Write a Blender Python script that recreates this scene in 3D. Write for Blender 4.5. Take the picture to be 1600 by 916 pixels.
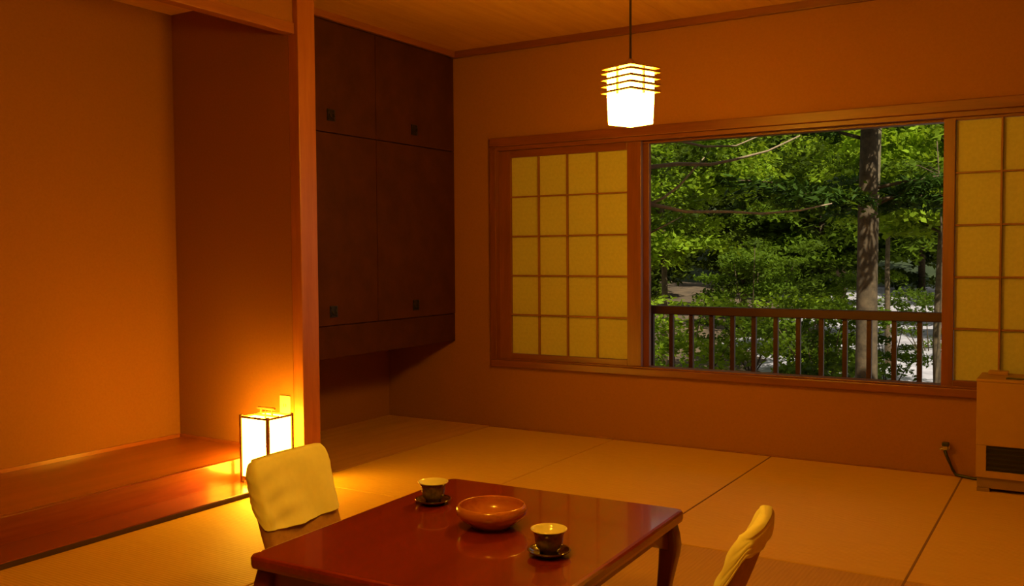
import bpy, bmesh, math, random
import numpy as np
from mathutils import Vector, Matrix

for o in list(bpy.data.objects):
    bpy.data.objects.remove(o, do_unlink=True)
scene = bpy.context.scene
COL = scene.collection
rnd = random.Random(7)
rng = np.random.default_rng(11)

# ------------------------------------------------------------------ camera
YAW, PITCH, ROLL, FPX = 0.550820333, 0.0415802609, -0.00648154262, 1463.97
fw = Vector((-math.sin(YAW) * math.cos(PITCH), math.cos(YAW) * math.cos(PITCH), -math.sin(PITCH)))
rt = Vector((math.cos(YAW), math.sin(YAW), 0))
up = rt.cross(fw)
r2 = math.cos(ROLL) * rt + math.sin(ROLL) * up
u2 = -math.sin(ROLL) * rt + math.cos(ROLL) * up
cd = bpy.data.cameras.new('camera')
cam = bpy.data.objects.new('camera', cd)
COL.objects.link(cam)
cam.matrix_world = Matrix(((r2.x, u2.x, -fw.x, 0), (r2.y, u2.y, -fw.y, 0), (r2.z, u2.z, -fw.z, 1.05), (0, 0, 0, 1)))
cd.sensor_width = 36
cd.lens = FPX * 36 / 1600
cd.clip_start = 0.02
cd.clip_end = 500
scene.camera = cam

# ------------------------------------------------------------------ world, sun, exposure
w = bpy.data.worlds.new('sky')
scene.world = w
w.use_nodes = True
bg = w.node_tree.nodes['Background']
bg.inputs[0].default_value = (0.92, 0.95, 1.0, 1)
bg.inputs[1].default_value = 0.42
sd = bpy.data.lights.new('sun', 'SUN')
sd.energy = 5.2
sd.angle = 0.01
sd.color = (1.0, 0.94, 0.84)
sun = bpy.data.objects.new('sun', sd)
COL.objects.link(sun)
sun.rotation_euler = Vector((-0.40, 0.48, -0.78)).to_track_quat('-Z', 'Y').to_euler()
vs = scene.view_settings
vs.view_transform = 'Standard'
vs.look = 'None'
vs.gamma = 1
vs.use_curve_mapping = False
vs.exposure = 0.0

LAMP = (1.0, 0.47, 0.020, 1)
PENDANT_L, PENDANT2_L, ANDON_L = 165.0, 148.0, 62.0

# ------------------------------------------------------------------ materials
def new_mat(name):
    m = bpy.data.materials.new(name)
    m.use_nodes = True
    nt = m.node_tree
    return m, nt, nt.nodes['Principled BSDF']

def texco(nt, scale=(1, 1, 1), rot=(0, 0, 0)):
    tc = nt.nodes.new('ShaderNodeTexCoord')
    mp = nt.nodes.new('ShaderNodeMapping')
    mp.inputs['Scale'].default_value = scale
    mp.inputs['Rotation'].default_value = rot
    nt.links.new(tc.outputs['Object'], mp.inputs['Vector'])
    return mp.outputs[0]

def noise(nt, vec, scale, detail=4, rough=0.6):
    n = nt.nodes.new('ShaderNodeTexNoise')
    n.inputs['Scale'].default_value = scale
    n.inputs['Detail'].default_value = detail
    n.inputs['Roughness'].default_value = rough
    nt.links.new(vec, n.inputs['Vector'])
    return n.outputs['Fac']

def ramp(nt, fac, c0, c1, p0=0.3, p1=0.7):
    r = nt.nodes.new('ShaderNodeValToRGB')
    r.color_ramp.elements[0].position = p0
    r.color_ramp.elements[1].position = p1
    r.color_ramp.elements[0].color = (*c0, 1)
    r.color_ramp.elements[1].color = (*c1, 1)
    nt.links.new(fac, r.inputs[0])
    return r.outputs[0]

def bump(nt, bsdf, fac, strength, dist=0.01):
    b = nt.nodes.new('ShaderNodeBump')
    b.inputs['Strength'].default_value = strength
    b.inputs['Distance'].default_value = dist
    nt.links.new(fac, b.inputs['Height'])
    nt.links.new(b.outputs[0], bsdf.inputs['Normal'])

def plain(name, c, rough=0.5, var=0.12, scale=30, bmp=0.0, metallic=0.0, spec=0.5, coat=0.0):
    m, nt, b = new_mat(name)
    f = noise(nt, texco(nt), scale)
    nt.links.new(ramp(nt, f, [x * (1 - var) for x in c], [min(1, x * (1 + var)) for x in c]), b.inputs['Base Color'])
    b.inputs['Roughness'].default_value = rough
    b.inputs['Metallic'].default_value = metallic
    b.inputs['Specular IOR Level'].default_value = spec
    b.inputs['Coat Weight'].default_value = coat
    b.inputs['Coat Roughness'].default_value = 0.05
    if bmp:
        bump(nt, b, f, bmp, 0.004)
    return m

def wood(name, c0, c1, axis='y', rough=0.4, coat=0.0, scale=1.0, bmp=0.08):
    m, nt, b = new_mat(name)
    s = {'x': (1.2, 14, 14), 'y': (14, 1.2, 14), 'z': (14, 14, 1.2)}[axis]
    v = texco(nt, tuple(k * scale for k in s))
    f1 = noise(nt, v, 1.6, 3, 0.55)
    f2 = noise(nt, v, 9.0, 5, 0.65)
    mx = nt.nodes.new('ShaderNodeMath')
    mx.operation = 'MULTIPLY_ADD'
    mx.inputs[1].default_value = 0.35
    nt.links.new(f2, mx.inputs[0])
    m2 = nt.nodes.new('ShaderNodeMath')
    m2.operation = 'MULTIPLY'
    m2.inputs[1].default_value = 0.65
    nt.links.new(f1, m2.inputs[0])
    nt.links.new(m2.outputs[0], mx.inputs[2])
    nt.links.new(ramp(nt, mx.outputs[0], c0, c1, 0.36, 0.64), b.inputs['Base Color'])
    b.inputs['Roughness'].default_value = rough
    b.inputs['Coat Weight'].default_value = coat
    b.inputs['Coat Roughness'].default_value = 0.06
    bump(nt, b, f2, bmp, 0.002)
    return m

def tatami(name, c0, c1, axis):
    # rush weave: fine ribs across the mat plus mottled straw colour
    m, nt, b = new_mat(name)
    v = texco(nt)
    wv = nt.nodes.new('ShaderNodeTexWave')
    wv.wave_type = 'BANDS'
    wv.bands_direction = axis
    wv.inputs['Scale'].default_value = 22
    wv.inputs['Distortion'].default_value = 0.4
    nt.links.new(v, wv.inputs['Vector'])
    f = noise(nt, texco(nt, (3, 60, 1) if axis == 'Y' else (60, 3, 1)), 3.0, 5)
    mx = nt.nodes.new('ShaderNodeMath')
    mx.operation = 'MULTIPLY_ADD'
    mx.inputs[1].default_value = 0.18
    nt.links.new(wv.outputs['Fac'], mx.inputs[0])
    nt.links.new(f, mx.inputs[2])
    nt.links.new(ramp(nt, mx.outputs[0], c0, c1, 0.3, 0.95), b.inputs['Base Color'])
    b.inputs['Roughness'].default_value = 0.62
    b.inputs['Specular IOR Level'].default_value = 0.3
    bump(nt, b, wv.outputs['Fac'], 0.25, 0.002)
    return m

def emit(name, c, s):
    m, nt, b = new_mat(name)
    e = nt.nodes.new('ShaderNodeEmission')
    e.inputs[0].default_value = c
    e.inputs[1].default_value = s
    nt.links.new(e.outputs[0], nt.nodes['Material Output'].inputs[0])
    return m

def thin(name, c, tc, fac=0.4, var=0.25, scale=40, rough=0.6):
    # thin sheet: diffuse plus light passing through (paper, leaves)
    m, nt, b = new_mat(name)
    f = noise(nt, texco(nt), scale, 3)
    colr = ramp(nt, f, [x * (1 - var) for x in c], [min(1, x * (1 + var)) for x in c], 0.35, 0.65)
    tcol = ramp(nt, f, [x * (1 - var) for x in tc], [min(1, x * (1 + var)) for x in tc], 0.35, 0.65)
    b.inputs['Roughness'].default_value = rough
    b.inputs['Specular IOR Level'].default_value = 0.08
    nt.links.new(colr, b.inputs['Base Color'])
    t = nt.nodes.new('ShaderNodeBsdfTranslucent')
    nt.links.new(tcol, t.inputs[0])
    mix = nt.nodes.new('ShaderNodeMixShader')
    mix.inputs[0].default_value = fac
    nt.links.new(b.outputs[0], mix.inputs[1])
    nt.links.new(t.outputs[0], mix.inputs[2])
    nt.links.new(mix.outputs[0], nt.nodes['Material Output'].inputs[0])
    return m

def glass_mat(name):
    m, nt, b = new_mat(name)
    tr = nt.nodes.new('ShaderNodeBsdfTransparent')
    gl = nt.nodes.new('ShaderNodeBsdfGlossy')
    gl.inputs['Roughness'].default_value = 0.01
    fr = nt.nodes.new('ShaderNodeFresnel')
    fr.inputs[0].default_value = 1.45
    mix = nt.nodes.new('ShaderNodeMixShader')
    nt.links.new(fr.outputs[0], mix.inputs[0])
    nt.links.new(tr.outputs[0], mix.inputs[1])
    nt.links.new(gl.outputs[0], mix.inputs[2])
    nt.links.new(mix.outputs[0], nt.nodes['Material Output'].inputs[0])
    return m

MT = {}
MT['plaster'] = plain('ochre_plaster', (0.285, 0.115, 0.026), 0.9, 0.05, 90, 0.12, spec=0.15)
MT['tat_y'] = tatami('tatami_rush', (0.49, 0.28, 0.04), (0.65, 0.385, 0.06), 'Y')
MT['tat_x'] = tatami('tatami_rush_turned_shade', (0.36, 0.19, 0.03), (0.48, 0.27, 0.04), 'X')  # same rush; how light darkens the turned weave is put into the colour
MT['heri'] = plain('seam_brown', (0.20, 0.10, 0.04), 0.9)
MT['ceil'] = wood('ceiling_board_wood', (0.50, 0.25, 0.07), (0.60, 0.32, 0.09), 'y', 0.5)
MT['post'] = wood('post_cedar', (0.29, 0.088, 0.020), (0.38, 0.13, 0.030), 'z', 0.4)
MT['trim'] = wood('trim_redwood_y', (0.22, 0.065, 0.018), (0.30, 0.10, 0.028), 'y', 0.38)
MT['trimx'] = wood('trim_redwood_x', (0.14, 0.036, 0.010), (0.21, 0.060, 0.017), 'x', 0.38)
MT['trimz'] = wood('trim_redwood_z', (0.14, 0.036, 0.010), (0.21, 0.060, 0.017), 'z', 0.38)
MT['lath'] = wood('lattice_wood', (0.18, 0.07, 0.025), (0.26, 0.10, 0.04), 'z', 0.5)
MT['toko'] = wood('alcove_floor_wood', (0.27, 0.072, 0.016), (0.36, 0.105, 0.024), 'y', 0.32, 0.12, 0.5, 0.03)
MT['rail'] = wood('alcove_rail_redwood', (0.20, 0.034, 0.008), (0.29, 0.060, 0.014), 'y', 0.25, 0.25, 0.5, 0.02)
MT['boardedge'] = plain('board_edge_dark', (0.07, 0.03, 0.012), 0.6)
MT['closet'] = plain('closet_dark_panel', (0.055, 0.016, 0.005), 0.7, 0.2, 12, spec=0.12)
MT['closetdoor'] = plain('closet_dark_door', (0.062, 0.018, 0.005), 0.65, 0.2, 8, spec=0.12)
MT['iron'] = plain('black_iron', (0.03, 0.025, 0.02), 0.35, metallic=0.6)
MT['lacq'] = wood('table_red_lacquer', (0.18, 0.016, 0.005), (0.25, 0.025, 0.007), 'y', 0.24, 0.6, 0.6, 0.02)
MT['lacqd'] = plain('table_dark_lacquer', (0.14, 0.024, 0.008), 0.3, coat=0.3)
MT['cloth'] = plain('white_cloth', (0.90, 0.88, 0.52), 0.9, 0.03, 25, 0.1, spec=0.1)
MT['cloth2'] = plain('brown_upholstery', (0.42, 0.22, 0.09), 0.85, 0.1, 60, 0.2, spec=0.1)
MT['zwood'] = wood('chair_plywood', (0.34, 0.20, 0.09), (0.44, 0.27, 0.12), 'z', 0.45)
MT['paper'] = thin('shoji_paper', (0.60, 0.55, 0.22), (0.55, 0.55, 0.25), 0.35, 0.05, 60, 0.9)
MT['pend'] = emit('pendant_lit_paper', LAMP, PENDANT_L)
MT['pend2'] = emit('second_pendant_lit_paper', LAMP, PENDANT2_L)
MT['andon'] = emit('andon_lit_paper', LAMP, ANDON_L)
MT['lampwood'] = wood('lamp_wood', (0.36, 0.16, 0.06), (0.50, 0.24, 0.09), 'x', 0.4)
MT['lampdark'] = wood('lamp_dark_frame', (0.20, 0.07, 0.02), (0.30, 0.11, 0.035), 'z', 0.4)
MT['cord'] = plain('black_cord', (0.05, 0.03, 0.02), 0.5)
MT['bowl'] = wood('turned_bowl_wood', (0.42, 0.12, 0.035), (0.58, 0.20, 0.06), 'x', 0.25, 0.5)
MT['glaze'] = plain('cup_white_glaze', (0.85, 0.80, 0.55), 0.2, 0.04, coat=0.4)
MT['cupout'] = plain('cup_dark_glaze', (0.13, 0.10, 0.05), 0.22, 0.5, 60, coat=0.4)
MT['saucer'] = plain('saucer_lacquer', (0.055, 0.018, 0.008), 0.15, coat=0.8)
MT['heater'] = plain('heater_beige', (0.36, 0.19, 0.045), 0.45, 0.04, spec=0.3)
MT['heatbase'] = plain('heater_brown_base', (0.22, 0.12, 0.05), 0.5, 0.05)
MT['black'] = plain('black_plastic', (0.018, 0.014, 0.010), 0.4)
MT['metal'] = plain('dull_metal', (0.55, 0.50, 0.42), 0.3, metallic=1.0)
MT['plate'] = plain('outlet_ivory', (0.78, 0.70, 0.42), 0.4, 0.03)
MT['glass'] = glass_mat('window_glass')
MT['railing'] = wood('railing_brown', (0.060, 0.016, 0.009), (0.085, 0.024, 0.012), 'x', 0.5)
MT['bark'] = plain('conifer_bark', (0.125, 0.085, 0.038), 0.95, 0.45, 16, 0.6)
MT['branch'] = plain('dry_branch_bark', (0.40, 0.29, 0.15), 0.95, 0.3, 20, 0.4)
MT['bark2'] = plain('pale_bark', (0.20, 0.15, 0.075), 0.95, 0.4, 20, 0.5)
MT['leaf_con'] = thin('conifer_needles', (0.055, 0.105, 0.012), (0.07, 0.14, 0.010), 0.25, 0.5, 2.5)
MT['leaf_map'] = thin('maple_leaves', (0.22, 0.32, 0.018), (0.40, 0.52, 0.02), 0.42, 0.5, 1.6)
MT['leaf_mid'] = thin('broad_leaves', (0.095, 0.15, 0.010), (0.17, 0.25, 0.010), 0.4, 0.55, 1.6)
MT['leaf_far'] = thin('far_leaves', (0.085, 0.12, 0.010), (0.13, 0.18, 0.010), 0.35, 0.55, 0.7)
MT['soil'] = plain('forest_floor', (0.13, 0.085, 0.04), 1.0, 0.5, 1.5, 0.4)
MT['gravel'] = plain('pale_gravel', (0.52, 0.48, 0.47), 0.9, 0.4, 2.5, 0.4)
MT['deck'] = wood('deck_board', (0.16, 0.08, 0.04), (0.22, 0.12, 0.06), 'x', 0.7)
MT['eave'] = wood('eave_board', (0.20, 0.10, 0.04), (0.27, 0.14, 0.06), 'x', 0.6)
MT['hill'] = plain('wooded_hillside', (0.035, 0.05, 0.012), 1.0, 0.6, 0.25, 0.5)

# ------------------------------------------------------------------ mesh helpers
class MB:
    def __init__(s):
        s.v, s.f = [], []
    def box(s, lo, hi):
        n = len(s.v)
        x0, y0, z0 = lo
        x1, y1, z1 = hi
        s.v += [(x0, y0, z0), (x1, y0, z0), (x1, y1, z0), (x0, y1, z0), (x0, y0, z1), (x1, y0, z1), (x1, y1, z1), (x0, y1, z1)]
        s.f += [tuple(n + i for i in q) for q in ((0, 3, 2, 1), (4, 5, 6, 7), (0, 1, 5, 4), (1, 2, 6, 5), (2, 3, 7, 6), (3, 0, 4, 7))]
        return s
    def loft(s, rings, cap0=True, cap1=True):
        n = len(s.v)
        k = len(rings[0])
        for r in rings:
            s.v += [tuple(p) for p in r]
        for i in range(len(rings) - 1):
            for j in range(k):
                a = n + i * k + j
                b = n + i * k + (j + 1) % k
                s.f.append((a, b, b + k, a + k))
        if cap0:
            s.f.append(tuple(n + j for j in reversed(range(k))))
        if cap1:
            s.f.append(tuple(n + (len(rings) - 1) * k + j for j in range(k)))
        return s
    def tube(s, pts, rads, k=8):
        rings = []
        pts = [Vector(p) for p in pts]
        for i, p in enumerate(pts):
            d = (pts[min(i + 1, len(pts) - 1)] - pts[max(i - 1, 0)]).normalized()
            a = d.orthogonal().normalized() if abs(d.z) > 0.9 else d.cross(Vector((0, 0, 1))).normalized()
            if abs(d.z) > 0.9:
                a = Vector((1, 0, 0)) - d * d.x
                a.normalize()
            b = d.cross(a)
            r = rads[i] if isinstance(rads, (list, tuple)) else rads
            rings.append([p + r * (math.cos(2 * math.pi * j / k) * a + math.sin(2 * math.pi * j / k) * b) for j in range(k)])
        return s.loft(rings)
    def lathe(s, prof, k=40, c=(0, 0, 0), cap0=True, cap1=True):
        rings = [[(c[0] + r * math.cos(2 * math.pi * j / k), c[1] + r * math.sin(2 * math.pi * j / k), c[2] + z) for j in range(k)] for r, z in prof]
        return s.loft(rings, cap0, cap1)
    def prism(s, poly, h0, h1, axis):
        # poly in the two other axes; axis 0,1,2 = extrusion axis
        def P(a, b, h):
            return ((h, a, b), (a, h, b), (a, b, h))[axis]
        return s.loft([[P(a, b, h0) for a, b in poly], [P(a, b, h1) for a, b in poly]])
    def build(s, name, mat, parent=None, bevel=0.0, seg=2, smooth=False, fix=True):
        me = bpy.data.meshes.new(name)
        me.from_pydata(s.v, [], s.f)
        bm = bmesh.new()
        bm.from_mesh(me)
        if fix:
            bmesh.ops.recalc_face_normals(bm, faces=bm.faces)
        if bevel:
            es = [e for e in bm.edges if len(e.link_faces) == 2 and e.calc_face_angle(0) > 0.6]
            bmesh.ops.bevel(bm, geom=es, offset=bevel, segments=seg, affect='EDGES', profile=0.5)
        bm.to_mesh(me)
        bm.free()
        if smooth:
            for p in me.polygons:
                p.use_smooth = True
        me.materials.append(MT[mat] if isinstance(mat, str) else mat)
        o = bpy.data.objects.new(name, me)
        COL.objects.link(o)
        if parent:
            o.parent = parent
        return o

def tag(o, label=None, cat=None, group=None, kind=None):
    if label: o['label'] = label
    if cat: o['category'] = cat
    if group: o['group'] = group
    if kind: o['kind'] = kind
    return o

def empty(name, loc=(0, 0, 0), rz=0.0):
    o = bpy.data.objects.new(name, None)
    o.empty_display_size = 0.1
    COL.objects.link(o)
    o.location = loc
    o.rotation_euler = (0, 0, rz)
    return o

def struct(o, label=None):
    o['kind'] = 'structure'
    if label: o['label'] = label
    return o

def copy_to(o, loc, parent=None):
    c = o.copy()
    COL.objects.link(c)
    c.location = loc
    c.parent = parent
    return c

def copy_tree(o, parent=None):
    c = o.copy()
    COL.objects.link(c)
    c.parent = parent
    for ch in list(o.children):
        copy_tree(ch, c)
    return c

# ------------------------------------------------------------------ room dimensions
YW = 4.784                      # room face of the window wall
XL, XR = -3.096, 1.306          # floor edges
YS = -1.30
ZC = 2.293
WX0, WX1, WZ0, WZ1 = -3.08, 0.36, 0.372, 1.745   # outer edges of the window casing

# window wall with its opening
m = MB()
ox0, ox1, oz0, oz1 = WX0 + 0.03, WX1 - 0.03, WZ0 + 0.03, WZ1 - 0.03
m.box((-4.1, YW, -0.05), (ox0, YW + 0.14, ZC + 0.1))
m.box((ox1, YW, -0.05), (XR + 0.12, YW + 0.14, ZC + 0.1))
m.box((ox0, YW, -0.05), (ox1, YW + 0.14, oz0))
m.box((ox0, YW, oz1), (ox1, YW + 0.14, ZC + 0.1))
struct(m.build('wall_north', 'plaster'), 'ochre plaster wall around the wide window')
struct(MB().box((XR, YS, -0.05), (XR + 0.12, YW, ZC + 0.1)).build('wall_east', 'plaster'), 'ochre plaster side wall')
struct(MB().box((-4.1, YS - 0.12, -0.05), (XR + 0.12, YS, ZC + 0.1)).build('wall_south', 'plaster'), 'ochre plaster end wall')

# picture alcove: side wall, back wall, the small wall over its lintel
TY0, TY1, TX = 1.05, 3.20, -3.985
struct(MB().box((TX - 0.1, TY0, -0.05), (TX, TY1, ZC + 0.1)).build('wall_alcove_back', 'plaster'), 'ochre plaster back wall of the picture alcove')
m = MB().box((TX - 0.1, TY1, -0.05), (-3.176, TY1 + 0.10, ZC + 0.1))
struct(m.build('wall_alcove_side', 'plaster'), 'ochre plaster side wall of the picture alcove')
struct(MB().box((TX - 0.1, YS, -0.05), (-3.14, TY0, ZC + 0.1)).build('wall_west', 'plaster'), 'ochre plaster wall beside the picture alcove')
struct(MB().box((-3.20, TY0, 2.118), (-3.145, TY1, ZC + 0.02)).build('wall_over_lintel', 'plaster'), 'narrow plaster wall above the alcove lintel')
struct(MB().box((TX, TY0, ZC - 0.02), (-3.20, TY1, ZC + 0.02)).build('ceiling_alcove', 'ceil'), 'wooden ceiling inside the picture alcove')
struct(MB().box((TX - 0.0, TY1 + 0.10, -0.05), (-3.89, YW, ZC + 0.1)).build('wall_closet_back', 'plaster'), 'plaster wall behind and below the hanging closet')

# alcove trim
struct(MB().box((-3.176, TY1 + 0.0005, 0.0), (-3.114, 3.312, ZC)).build('trim_1', 'post', bevel=0.003), 'square cedar alcove post')
struct(MB().box((-3.19, TY0, 2.070), (-3.132, TY1 - 0.003, 2.121)).build('trim_2', 'trim', bevel=0.003), 'wooden lintel across the top of the picture alcove')
# step: raised alcove floor, its front rail and the low board before it
struct(MB().box((TX, TY0, 0.0), (-3.33, TY1, 0.118)).build('floor_alcove', 'toko'), 'raised polished wooden floor of the picture alcove')
struct(MB().box((-3.33, TY0, 0.0), (-3.30, TY1, 0.120)).build('trim_3', 'rail', bevel=0.004), 'polished front rail of the raised alcove floor')
fb = struct(MB().box((-3.30, TY0, 0.006), (-3.100, TY1, 0.020)).build('trim_4', 'rail', bevel=0.002), 'low polished board along the foot of the alcove')
struct(MB().box((-3.100, TY0, -0.01), (-3.096, TY1, 0.017)).build('trim_5', 'boardedge'), 'dark edge strip along the low alcove board')
struct(MB().box((TX, TY0, 0.118), (TX + 0.008, TY1, 0.136)).build('baseboard_alcove_back', 'toko'), 'thin wooden strip at the foot of the alcove wall')
struct(MB().box((TX + 0.008, TY1 - 0.008, 0.118), (-3.30, TY1, 0.134)).build('baseboard_alcove_side', 'toko'), 'thin wooden strip at the foot of the alcove side wall')

# ------------------------------------------------------------------ floor with tatami mats
floor = struct(MB().box((TX - 0.1, YS - 0.1, -0.12), (XR + 0.1, YW + 0.1, -0.028)).build('floor', 'heri'), 'tatami floor')
S = 0.893
xs = [XL, -2.266, -1.373, -0.480, 0.413, XR]
yA, yB = 3.165, 3.165 - S
mats = []
for i in range(5):
    mats.append((xs[i], yA, xs[i + 1], YW - 0.012, 'tat_y'))
mats += [(xs[0], 3.165 - 2 * S, xs[1], yA, 'tat_y'), (xs[1], yB, xs[3], yA, 'tat_x'), (xs[3], yB, xs[5], yA, 'tat_x')]
mats += [(xs[1], 3.165 - 2 * S, xs[3], yB, 'tat_x'), (xs[3], 3.165 - 3 * S, xs[4], yB, 'tat_y'), (xs[4], 3.165 - 3 * S, xs[5], yB, 'tat_y')]
mats += [(xs[0], 3.165 - 3 * S, xs[2], 3.165 - 2 * S, 'tat_x'), (xs[2], 3.165 - 3 * S, xs[3], 3.165 - 2 * S, 'tat_y')]
for i in range(5):
    mats.append((xs[i], YS, xs[i + 1], 3.165 - 3 * S, 'tat_y'))
for (x0, y0, x1, y1, mt) in mats:
    MB().box((x0 + 0.003, y0 + 0.003, -0.03), (x1 - 0.003, y1 - 0.003, 0.0)).build('tatami_mat', mt, floor, bevel=0.003)
# seam cloth between mats along y
MB().box((-1.3755, yA, -0.03), (-1.3705, YW - 0.012, 0.0006)).build('seam_strip', 'heri', floor)
MB().box((-0.4835, yB, -0.03), (-0.4765, YW - 0.012, 0.0006)).build('seam_strip', 'heri', floor)
struct(MB().box((XL - 0.005, YW - 0.012, -0.03), (XR, YW, 0.004)).build('baseboard_north', 'trim'), 'thin wooden strip at the foot of the window wall')
# boarded floor under the hanging closet
for k in range(3):
    a = -3.892 + k * 0.264
    MB().box((a, TY1 + 0.102, -0.03), (a + 0.262, YW - 0.001, -0.0005)).build('floor_board', 'ceil', floor)

# ------------------------------------------------------------------ ceiling
ceil = struct(MB().box((TX - 0.1, YS - 0.1, ZC + 0.012), (XR + 0.1, YW + 0.1, ZC + 0.09)).build('ceiling', 'ceil'), 'boarded wooden ceiling')
cx = [-3.13, -2.96] + [-2.96 + 0.533 * (k + 1) for k in range(8)]
for a, b in zip(cx[:-1], cx[1:]):
    MB().box((a + 0.0012, YS, ZC), (b - 0.0012, YW, ZC + 0.012)).build('ceiling_board', 'ceil', ceil)
MB().box((-3.40, TY1 + 0.1, ZC), (-3.13, YW, ZC + 0.012)).build('ceiling_board', 'ceil', ceil)
struct(MB().box((-3.35, YW - 0.028, ZC - 0.040), (XR, YW, ZC)).build('trim_6', 'trimx', bevel=0.002), 'wooden ceiling moulding along the window wall')
struct(MB().box((-3.348, 3.315, ZC - 0.036), (-3.322, YW - 0.028, ZC)).build('trim_7', 'trim', bevel=0.002), 'wooden ceiling moulding above the hanging closet')
struct(MB().box((-3.145, TY0, ZC - 0.036), (-3.117, TY1 - 0.003, ZC)).build('trim_8', 'trim', bevel=0.002), 'wooden ceiling moulding above the alcove lintel')

# ------------------------------------------------------------------ hanging closet
CX, CY0, CY1, CZ0 = -3.350, 3.315, YW - 0.002, 0.512
cl = tag(empty('hanging_closet', (-3.6, 4.05, CZ0)), 'dark brown hanging closet with flush doors between post and window wall', 'closet')
def part(mb, name, mat, root, bevel=0.0, smooth=False, seg=2):
    o = mb.build(name, mat, None, bevel, seg, smooth)
    o.parent = root
    bpy.context.view_layer.update()
    o.matrix_parent_inverse = root.matrix_world.inverted()
    return o
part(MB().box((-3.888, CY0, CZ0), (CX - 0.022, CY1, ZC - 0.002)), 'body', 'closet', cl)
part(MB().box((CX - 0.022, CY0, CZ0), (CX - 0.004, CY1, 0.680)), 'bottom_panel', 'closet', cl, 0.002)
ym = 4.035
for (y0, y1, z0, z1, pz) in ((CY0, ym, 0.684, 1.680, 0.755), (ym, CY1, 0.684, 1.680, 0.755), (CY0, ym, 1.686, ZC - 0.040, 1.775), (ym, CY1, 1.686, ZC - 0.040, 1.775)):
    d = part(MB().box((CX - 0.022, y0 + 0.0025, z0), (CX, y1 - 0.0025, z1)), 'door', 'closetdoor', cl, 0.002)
    yc = (y0 + y1) / 2 - (0.0 if y0 < ym - 0.1 else 0.03)
    h = MB().box((CX, yc - 0.030, pz - 0.030), (CX + 0.003, yc + 0.030, pz + 0.030))
    for a in (-1, 1):
        for b in (-1, 1):
            h.box((CX + 0.003, yc + a * 0.02 - 0.006, pz + b * 0.02 - 0.006), (CX + 0.006, yc + a * 0.02 + 0.006, pz + b * 0.02 + 0.006))
    pts = [(CX + 0.003, yc - 0.015, pz + 0.006), (CX + 0.010, yc - 0.013, pz - 0.010), (CX + 0.012, yc, pz - 0.018), (CX + 0.010, yc + 0.013, pz - 0.010), (CX + 0.003, yc + 0.015, pz + 0.006)]
    h.tube(pts, 0.003, 6)
    part(h, 'pull', 'iron', d)

# ------------------------------------------------------------------ window casing, shoji screens, glass sash
F0 = YW - 0.024
win = struct(empty('window_1', (-1.36, YW, WZ0)), 'wide wooden window casing with open middle bay')
def wpart(lo, hi, name, mat, bev=0.004):
    return part(MB().box(lo, hi), name, mat, win, bev)
wpart((WX0, F0, 1.692), (WX1, YW + 0.15, WZ1), 'head', 'trimx')
wpart((WX0 + 0.045, YW - 0.006, 1.668), (WX1 - 0.045, YW + 0.010, 1.692), 'head_track', 'trimx', 0.002)
wpart((WX0 + 0.045, YW + 0.075, 1.660), (WX1 - 0.045, YW + 0.145, 1.692), 'outer_head', 'trimx', 0.002)
wpart((WX0, F0, WZ0), (WX1, YW + 0.15, 0.412), 'sill', 'trimx')
wpart((WX0 + 0.045, YW - 0.006, 0.412), (WX1 - 0.045, YW + 0.006, 0.420), 'sill_track', 'trimx', 0.002)
wpart((WX0, F0, 0.4125), (WX0 + 0.045, YW + 0.15, 1.6915), 'jamb', 'trimz')
wpart((WX1 - 0.045, F0, 0.4125), (WX1, YW + 0.15, 1.6915), 'jamb', 'trimz')

def shoji(name, x0, x1, px0, px1, z0, z1, pz0, pz1, label):
    ya, yb = YW + 0.014, YW + 0.044
    r = tag(empty(name, ((x0 + x1) / 2, (ya + yb) / 2, z0)), label, 'screen', 'paper screens of the window')
    part(MB().box((x0, ya, z0), (px0, yb, z1)), 'stile', 'trimz', r, 0.002)
    part(MB().box((px1, ya, z0), (x1, yb, z1)), 'stile', 'trimz', r, 0.002)
    part(MB().box((px0, ya, z0), (px1, yb, pz0)), 'rail', 'trimx', r, 0.002)
    part(MB().box((px0, ya, pz1), (px1, yb, z1)), 'rail', 'trimx', r, 0.002)
    nc, nr = 4, 5
    cw, rh = (px1 - px0) / nc, (pz1 - pz0) / nr
    bw = 0.0042
    vb = part(MB().box((px0 + cw - bw, ya + 0.004, pz0), (px0 + cw + bw, ya + 0.020, pz1)), 'lattice_bar', 'lath', r)
    for c in range(2, nc):
        b = vb.copy(); COL.objects.link(b); b.location.x += cw * (c - 1)
    hb = part(MB().box((px0, ya + 0.006, pz0 + rh - bw), (px1, ya + 0.0195, pz0 + rh + bw)), 'lattice_bar', 'lath', r)
    for c in range(2, nr):
        b = hb.copy(); COL.objects.link(b); b.location.z += rh * (c - 1)
    pn = part(MB().box((px0 + 0.0006, ya + 0.0202, pz0 + 0.0006), (px0 + cw - 0.0006, ya + 0.0208, pz0 + rh - 0.0006)), 'paper_pane', 'paper', r)
    for c in range(nc):
        for q in range(nr):
            if c or q:
                b = pn.copy(); COL.objects.link(b); b.location.x += cw * c; b.location.z += rh * q
    return r
shoji('shoji_screen', -3.034, -2.108, -2.955, -2.192, 0.4125, 1.668, 0.452, 1.625, 'paper lattice screen beside the hanging closet')
shoji('shoji_screen', -0.580, 0.313, -0.530, 0.236, 0.4125, 1.668, 0.446, 1.655, 'paper lattice screen standing behind the heater')

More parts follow.
